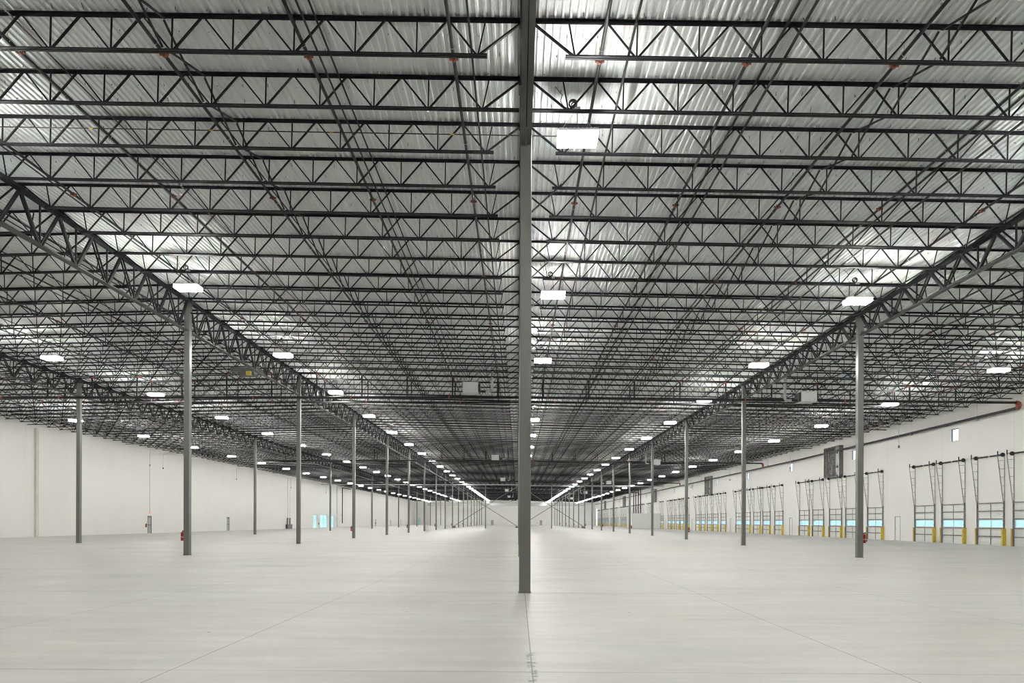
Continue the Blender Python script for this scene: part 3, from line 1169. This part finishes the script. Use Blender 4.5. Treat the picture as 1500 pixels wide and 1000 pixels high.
for y in MANDOORS:
    man_door(XR, y, 1, 'white', 'greydoor', False)
for y in LDOORS:
    man_door(XL, y, -1, 'greydoor', 'darkgrey', True)
# outside of the right doors there is nothing but the yard; close the far-wall doors on the wall face
for x in (-11.4, 10.0):
    dn += 1
    o = put('door_%d' % dn, None, None, (x, YE, 0), kind='structure')
    mb = MB(); mb.box((-0.46, -0.03, 0.0), (0.46, -0.005, 2.13)); put('door_leaf', mb.mesh('leaf', 'greydoor'), o)
    mb = MB(); mb.box((-0.52, -0.05, 0), (-0.46, 0.0, 2.2)); mb.box((0.46, -0.05, 0), (0.52, 0.0, 2.2)); mb.box((-0.46, -0.05, 2.13), (0.46, 0.0, 2.2))
    put('door_frame', mb.mesh('frame', 'darkgrey'), o)
    mb = MB(); mb.box((-0.4, -0.09, 0.98), (0.4, -0.03, 1.06)); put('panic_bar', mb.mesh('bar', 'darkgrey'), o)

# upper windows
wn_ = 0
for y in UPWIN:
    wn_ += 1
    o = put('window_%d' % wn_, None, None, (XR, y, 0), kind='structure')
    mb = MB()
    for a, b in (((0.10, -0.5, 7.88), (0.16, -0.45, 8.85)), ((0.10, 0.45, 7.88), (0.16, 0.5, 8.85)), ((0.10, -0.45, 7.88), (0.16, 0.45, 7.93)), ((0.10, -0.45, 8.80), (0.16, 0.45, 8.85))):
        mb.box(a, b)
    put('window_frame', mb.mesh('window_frame', 'darkgrey'), o)
    mb = MB(); mb.box((0.125, -0.45, 7.93), (0.135, 0.45, 8.80)); put('pane', mb.mesh('pane', 'glass'), o)
# storefront glazing in the left wall
for a, b in STORE:
    wn_ += 1
    o = put('window_%d' % wn_, None, None, (XL, (a + b) / 2, 0), kind='structure')
    h = (b - a) / 2
    mb = MB()
    n = max(1, int(round((b - a) / 1.5)))
    for i in range(n + 1):
        yy = -h + i * 2 * h / n
        mb.box((-0.14, max(-h, yy - 0.035), 0), (-0.06, min(h, yy + 0.035), 3.0))
    for z in (0.0, 0.93, 2.15, 2.93):
        mb.box((-0.135, -h, z), (-0.065, h, z + 0.07))
    put('window_frame', mb.mesh('store_frame', 'galv'), o)
    mb = MB(); mb.box((-0.105, -h, 0.07), (-0.095, h, 2.93)); put('pane', mb.mesh('store_pane', 'cyan'), o)

# ------------------------------------------------------------------ wall louvres
for k, y in enumerate(LOUVRES):
    t = thing('wall_louvre', 'tall grey slatted louvre high on the dock wall, %s from the camera end' % nth(k + 1), 'louvre', (XR, y, 6.4), group='louvres high on the dock wall')
    mb = MB()
    for a, b in (((-0.45, -1.84, 0), (-0.0, -1.78, 3.2)), ((-0.45, 1.78, 0), (-0.0, 1.84, 3.2)), ((-0.45, -1.84, 0), (0, 1.84, 0.06)), ((-0.45, -1.84, 3.14), (0, 1.84, 3.2))):
        mb.box(a, b)
    for yy in (-0.9, -0.2, 0.6, 1.2):
        mb.box((-0.45, yy - 0.03, 0.06), (-0.40, yy + 0.03, 3.14))
    part('frame', mb.mesh('louvre_frame', 'track'), t)
    mb = MB()
    for z in np.arange(0.12, 3.1, 0.16):
        mb.add([(-0.38, -0.88, z), (-0.38, 1.78, z), (-0.12, 1.78, z + 0.13), (-0.12, -0.88, z + 0.13), (-0.38, -0.88, z + 0.012), (-0.38, 1.78, z + 0.012), (-0.12, 1.78, z + 0.142), (-0.12, -0.88, z + 0.142)],
               [(0, 1, 2, 3), (7, 6, 5, 4), (0, 4, 5, 1), (1, 5, 6, 2), (2, 6, 7, 3), (3, 7, 4, 0)])
    part('slats', mb.mesh('slats', 'galv'), t)
    mb = MB(); mb.box((-0.08, -1.78, 0.06), (-0.04, 1.78, 3.14)); part('back_panel', mb.mesh('back_panel', 'darkgrey'), t)
    mb = MB(); mb.box((-0.40, -1.78, 0.06), (-0.36, -0.93, 3.14)); part('side_panel', mb.mesh('side_panel', 'track'), t)
    for z in (1.0, 2.5):
        mb = MB(); mb.tube((-0.5, -1.35, z), (-0.40, -1.35, z), 0.14, 12); part('actuator', mb.mesh('actuator', 'black'), t)

# ------------------------------------------------------------------ fire extinguishers
def ext_parts(t):
    mb = MB(); mb.lathe((0, 0, 0), [(0.078, 0.0), (0.085, 0.02), (0.085, 0.34), (0.07, 0.385), (0.03, 0.41)], 16); part('cylinder', mb.mesh('ext_body', 'red'), t)
    mb = MB(); mb.tube((0, 0, 0.41), (0, 0, 0.45), 0.022, 8); mb.bar((-0.02, 0, 0.45), (0.11, 0, 0.50), 0.022, 0.015); mb.bar((-0.02, 0, 0.44), (0.10, 0, 0.455), 0.022, 0.012); part('valve', mb.mesh('valve', 'black'), t)
    mb = MB(); mb.path([(0.02, 0, 0.44), (0.07, -0.03, 0.42), (0.10, -0.05, 0.34), (0.10, -0.05, 0.12)], 0.012, 6); mb.tube((0.10, -0.05, 0.13), (0.10, -0.05, 0.06), 0.018, 8); part('hose', mb.mesh('hose', 'black'), t)
    mb = MB(); mb.lathe((0, 0, 0.14), [(0.087, 0.0), (0.087, 0.05)], 16); part('label_band', mb.mesh('band', 'greydoor'), t)


ep = None
for k in range(1, 16, 2):
    for x, sx, w in ((-B, -1, 'column on the blank-wall side'), (B, 1, 'column on the dock-door side')):
        lab = 'red fire extinguisher on the %s %s' % (nth(k + 1), w)
        loc = (x + sx * (0.127 + 0.088), Y0 + k * D, 0.66)
        if ep is None:
            ep = thing('fire_extinguisher', lab, 'fire extinguisher', loc, group='fire extinguishers')
            ext_parts(ep)
        else:
            dup(ep, loc, lab)
for y, lab in ((86.4, 'red fire extinguisher on the blank wall beside the grey exit door'), (161.9, 'red fire extinguisher on the blank wall between glazed openings'), (226.3, 'red fire extinguisher on the blank wall beside a distant door')):
    dup(ep, (XL + 0.09, y, 0.75), lab)
dup(ep, (8.2, YE - 0.09, 0.75), 'red fire extinguisher on the far end wall beside the grey door')

# ------------------------------------------------------------------ small things on the walls
def exit_sign(loc, rz, lab):
    t = thing('exit_sign', lab, 'sign', loc, (0, 0, rz))
    mb = MB(); mb.box((-0.17, -0.03, -0.11), (0.17, 0.03, 0.11)); part('housing', mb.mesh('sign_housing', 'white'), t)
    fc = bpy.data.curves.new('exit_text', 'FONT'); fc.body = 'EXIT'; fc.size = 0.2; fc.align_x = 'CENTER'; fc.align_y = 'CENTER'; fc.extrude = 0.002
    fc.materials.append(M['exit'])
    fo = bpy.data.objects.new('exit_text', fc); fm = bpy.data.meshes.new_from_object(fo); bpy.data.objects.remove(fo)
    o = bpy.data.objects.new('lettering', fm); COL.objects.link(o); o.parent = t; o.location = (0, -0.034, 0); o.rotation_euler = (math.pi / 2, 0, 0)
    mb = MB(); mb.tube((-0.12, 0, 0.14), (-0.12, -0.09, 0.16), 0.05, 10); mb.tube((0.12, 0, 0.14), (0.12, -0.09, 0.16), 0.05, 10); part('lamp_head', mb.mesh('lamp_head', 'white'), t)


exit_sign((XL + 0.05, 87.35, 2.5), math.pi / 2, 'small red EXIT sign above the grey door in the blank wall')
exit_sign((XL + 0.05, 166.2, 3.25), math.pi / 2, 'small red EXIT sign above the glazed entrance in the blank wall')

t = thing('wall_conduit', 'thin vertical conduit rising from the exit sign to the roof', 'conduit', (XL + 0.05, 87.35, 0))
mb = MB(); mb.tube((0, 0, 2.75), (0, 0, HL - 0.8), 0.018, 6); part('conduit_run', mb.mesh('run', 'galv'), t)
mb = MB(); mb.box((-0.05, -0.06, 8.3), (0.05, 0.06, 8.5)); part('junction_box', mb.mesh('box', 'greydoor'), t)

# pilaster-like rain duct on the blank wall
t = thing('downspout', 'pale square duct running up the blank wall, nearest the camera end', 'duct', (XL, 66.55, 0))
t['label'] = 'pale square duct running full height up the blank wall'
mb = MB(); mb.box((0, -0.19, 0), (0.2, 0.19, HL - 0.85)); part('duct_run', mb.mesh('duct_run', 'beige'), t)
mb = MB()
for z in (2.5, 5.2, 8.0):
    mb.box((0, -0.21, z), (0.22, 0.21, z + 0.05))
part('strap', mb.mesh('duct_strap', 'beige'), t)
for y, m, nm in ((178.1, 'galv', 'thin grey pipe running up the blank wall beyond the glazing'), (219.5, 'galv', 'thin grey pipe running up the far part of the blank wall')):
    mb = MB(); mb.tube((0.1, 0, 0), (0.1, 0, HL - 0.85), 0.09, 8)
    thing('downspout', nm, 'pipe', (XL, y, 0), me=mb.mesh('spout', m))
t = thing('drain_pipe', 'black bent pipe hanging down the blank wall beyond the glazed entrance', 'pipe', (XL + 0.4, 182.4, 0))
mb = MB(); mb.path([(0, 9.0, 10.15), (0, 0.25, 10.15), (0, 0, 9.9), (0, 0, 1.0)], 0.11, 10); part('pipe_run', mb.mesh('drain', 'pipe'), t)
mb = MB()
for z in (3.0, 6.0, 9.0):
    mb.box((-0.4, -0.03, z), (0, 0.03, z + 0.04))
part('bracket', mb.mesh('bracket', 'pipe'), t)

dl = [(-1, 89.5, 'beside the exit door'), (-1, 113.0, 'beyond the second grey door'), (-1, 140.4, 'above the electrical cabinets'), (-1, 166.0, 'above the glazed entrance'),
      (1, 62.4, 'above the first man door'), (1, 87.1, 'above the second man door'), (1, 111.8, 'above the third man door'), (1, 136.5, 'above the fourth man door')]
for s, y, nm in dl:
    t = thing('drop_conduit', 'thin drop conduit ending in a dark fitting, %s wall, %s' % ('blank' if s < 0 else 'dock', nm), 'conduit', ((XL + 0.6) if s < 0 else (XR - 0.5), y, 0), group='drop conduits along the walls')
    mb = MB()
    zt = 10.1 if s < 0 else 9.85
    mb.path([(0, 1.1, zt), (0, 0.35, zt), (0, 0.08, zt - 0.12), (0, 0, zt - 0.4), (0, 0, 8.25)], 0.016, 6)
    part('conduit_run', mb.mesh('drop', 'galv'), t)
    mb = MB(); mb.tube((0, 0, 8.1), (0, 0, 8.3), 0.06, 8); part('end_fitting', mb.mesh('fitting', 'black'), t)
    mb = MB(); mb.tube((0, 1.1, zt - 0.05), (0, 1.1, zt + 0.75), 0.008, 5); part('hanger_rod', mb.mesh('rod', 'galv'), t)

# electrical gear against the blank wall
t = thing('transformer', 'dark low transformer cabinet on the floor against the blank wall', 'transformer', (XL + 0.02, 140.3, 0))
mb = MB(); mb.box((0.0, -1.4, 0.06), (0.42, 1.4, 0.82)); mb.box((0.0, -1.45, 0.82), (0.46, 1.45, 0.90)); mb.box((0.02, -1.35, 0), (0.38, 1.35, 0.06))
part('body', mb.mesh('tr_body', 'darkgrey'), t)
mb = MB()
for i in range(7):
    mb.box((0.06, -1.415, 0.2 + 0.08 * i), (0.36, -1.4, 0.235 + 0.08 * i))
part('vent', mb.mesh('tr_vent', 'black'), t)
for y, nm in ((139.9, 'camera side'), (141.3, 'far side')):
    t = thing('electrical_cabinet', 'tall narrow dark cabinet on the blank wall above the transformer, %s' % nm, 'electrical cabinet', (XL, y, 0.905))
    mb = MB(); mb.box((0.01, -0.25, 0), (0.2, 0.25, 1.25)); part('box', mb.mesh('panel_box', 'darkgrey'), t)
    mb = MB(); mb.box((0.2, -0.22, 0.04), (0.215, 0.22, 1.2)); part('panel_door', mb.mesh('panel_door', 'greydoor'), t)
    mb = MB(); mb.tube((0.1, 0, 1.25), (0.1, 0, HL - 0.95 - 0.92), 0.03, 6); part('conduit', mb.mesh('panel_conduit', 'galv'), t)

# white equipment room by the dock wall, with fire risers above it
mb = MB(); mb.box((26.8, 168.2, 0), (XR, 175.6, 3.62)); 
put('wall_room', mb.mesh('wall_room', 'white'), kind='structure')
for i, x in enumerate((27.55, 28.05, 28.65, 29.2)):
    mb = MB(); mb.tube((0, 0, 3.62), (0, 0, roof(x) - 0.3), 0.11, 10)
    thing('fire_riser', 'vertical black pipe rising from the white room, %s from the hall side' % nth(i + 1), 'pipe', (x, 170.5, 0), group='black risers above the white room', me=mb.mesh('riser_pipe', 'pipe'))
# low white office block in the far blank-wall corner
mb = MB(); mb.box((-37.0, 300.0, 0), (-18.0, YE - 0.01, 4.1))
put('wall_office', mb.mesh('wall_office', 'white'), kind='structure')
for x0, x1 in ((-44.6, -43.0),):
    wn_ += 1
    o = put('window_%d' % wn_, None, None, ((x0 + x1) / 2, YE, 0), kind='structure')
    mb = MB(); mb.box((-0.8, -0.04, 0), (0.8, -0.005, 3.0)); put('window_frame', mb.mesh('fw', 'galv'), o)
    mb = MB(); mb.box((-0.72, -0.05, 0.08), (-0.04, -0.04, 2.92)); mb.box((0.04, -0.05, 0.08), (0.72, -0.04, 2.92)); put('pane', mb.mesh('fp', 'trailer'), o)

# ------------------------------------------------------------------ world and daylight
w = bpy.data.worlds.new('world')
SC.world = w
w.use_nodes = True
nt = w.node_tree
bg = nt.nodes['Background']
tc = N(nt, 'ShaderNodeTexCoord')
sp = N(nt, 'ShaderNodeSeparateXYZ')
nt.links.new(tc.outputs['Generated'], sp.inputs[0])
nzv = N(nt, 'ShaderNodeTexNoise')
nzv.inputs['Scale'].default_value = 60
nt.links.new(tc.outputs['Generated'], nzv.inputs['Vector'])
hz = math_node(nt, 'ADD', sp.outputs[2], math_node(nt, 'MULTIPLY', math_node(nt, 'SUBTRACT', nzv.outputs['Fac'], 0.5), 0.03))
r = N(nt, 'ShaderNodeValToRGB')
e = r.color_ramp.elements
e[0].position = 0.0
e[0].color = (0.26, 0.32, 0.35, 1)
e[1].position = 0.09
e[1].color = (0.74, 0.88, 1.0, 1)
nt.links.new(hz, r.inputs[0])
nt.links.new(r.outputs[0], bg.inputs[0])
bg.inputs[1].default_value = 2.4

# ------------------------------------------------------------------ render settings
SC.view_settings.view_transform = 'Standard'
SC.view_settings.look = 'None'
SC.view_settings.gamma = 1.0
SC.view_settings.use_curve_mapping = False
SC.view_settings.exposure = 0.66
SC.cycles.max_bounces = 7
SC.cycles.diffuse_bounces = 5
SC.cycles.glossy_bounces = 3
SC.cycles.transmission_bounces = 4
SC.cycles.sample_clamp_indirect = 6.0
SC.cycles.use_light_tree = True
SC.cycles.caustics_reflective = False
SC.cycles.caustics_refractive = False
SC.cycles.use_denoising = True
SC.cycles.filter_width = 1.1
SC.cycles.use_adaptive_sampling = False
print('lamps', nl, 'objects', len(bpy.data.objects))
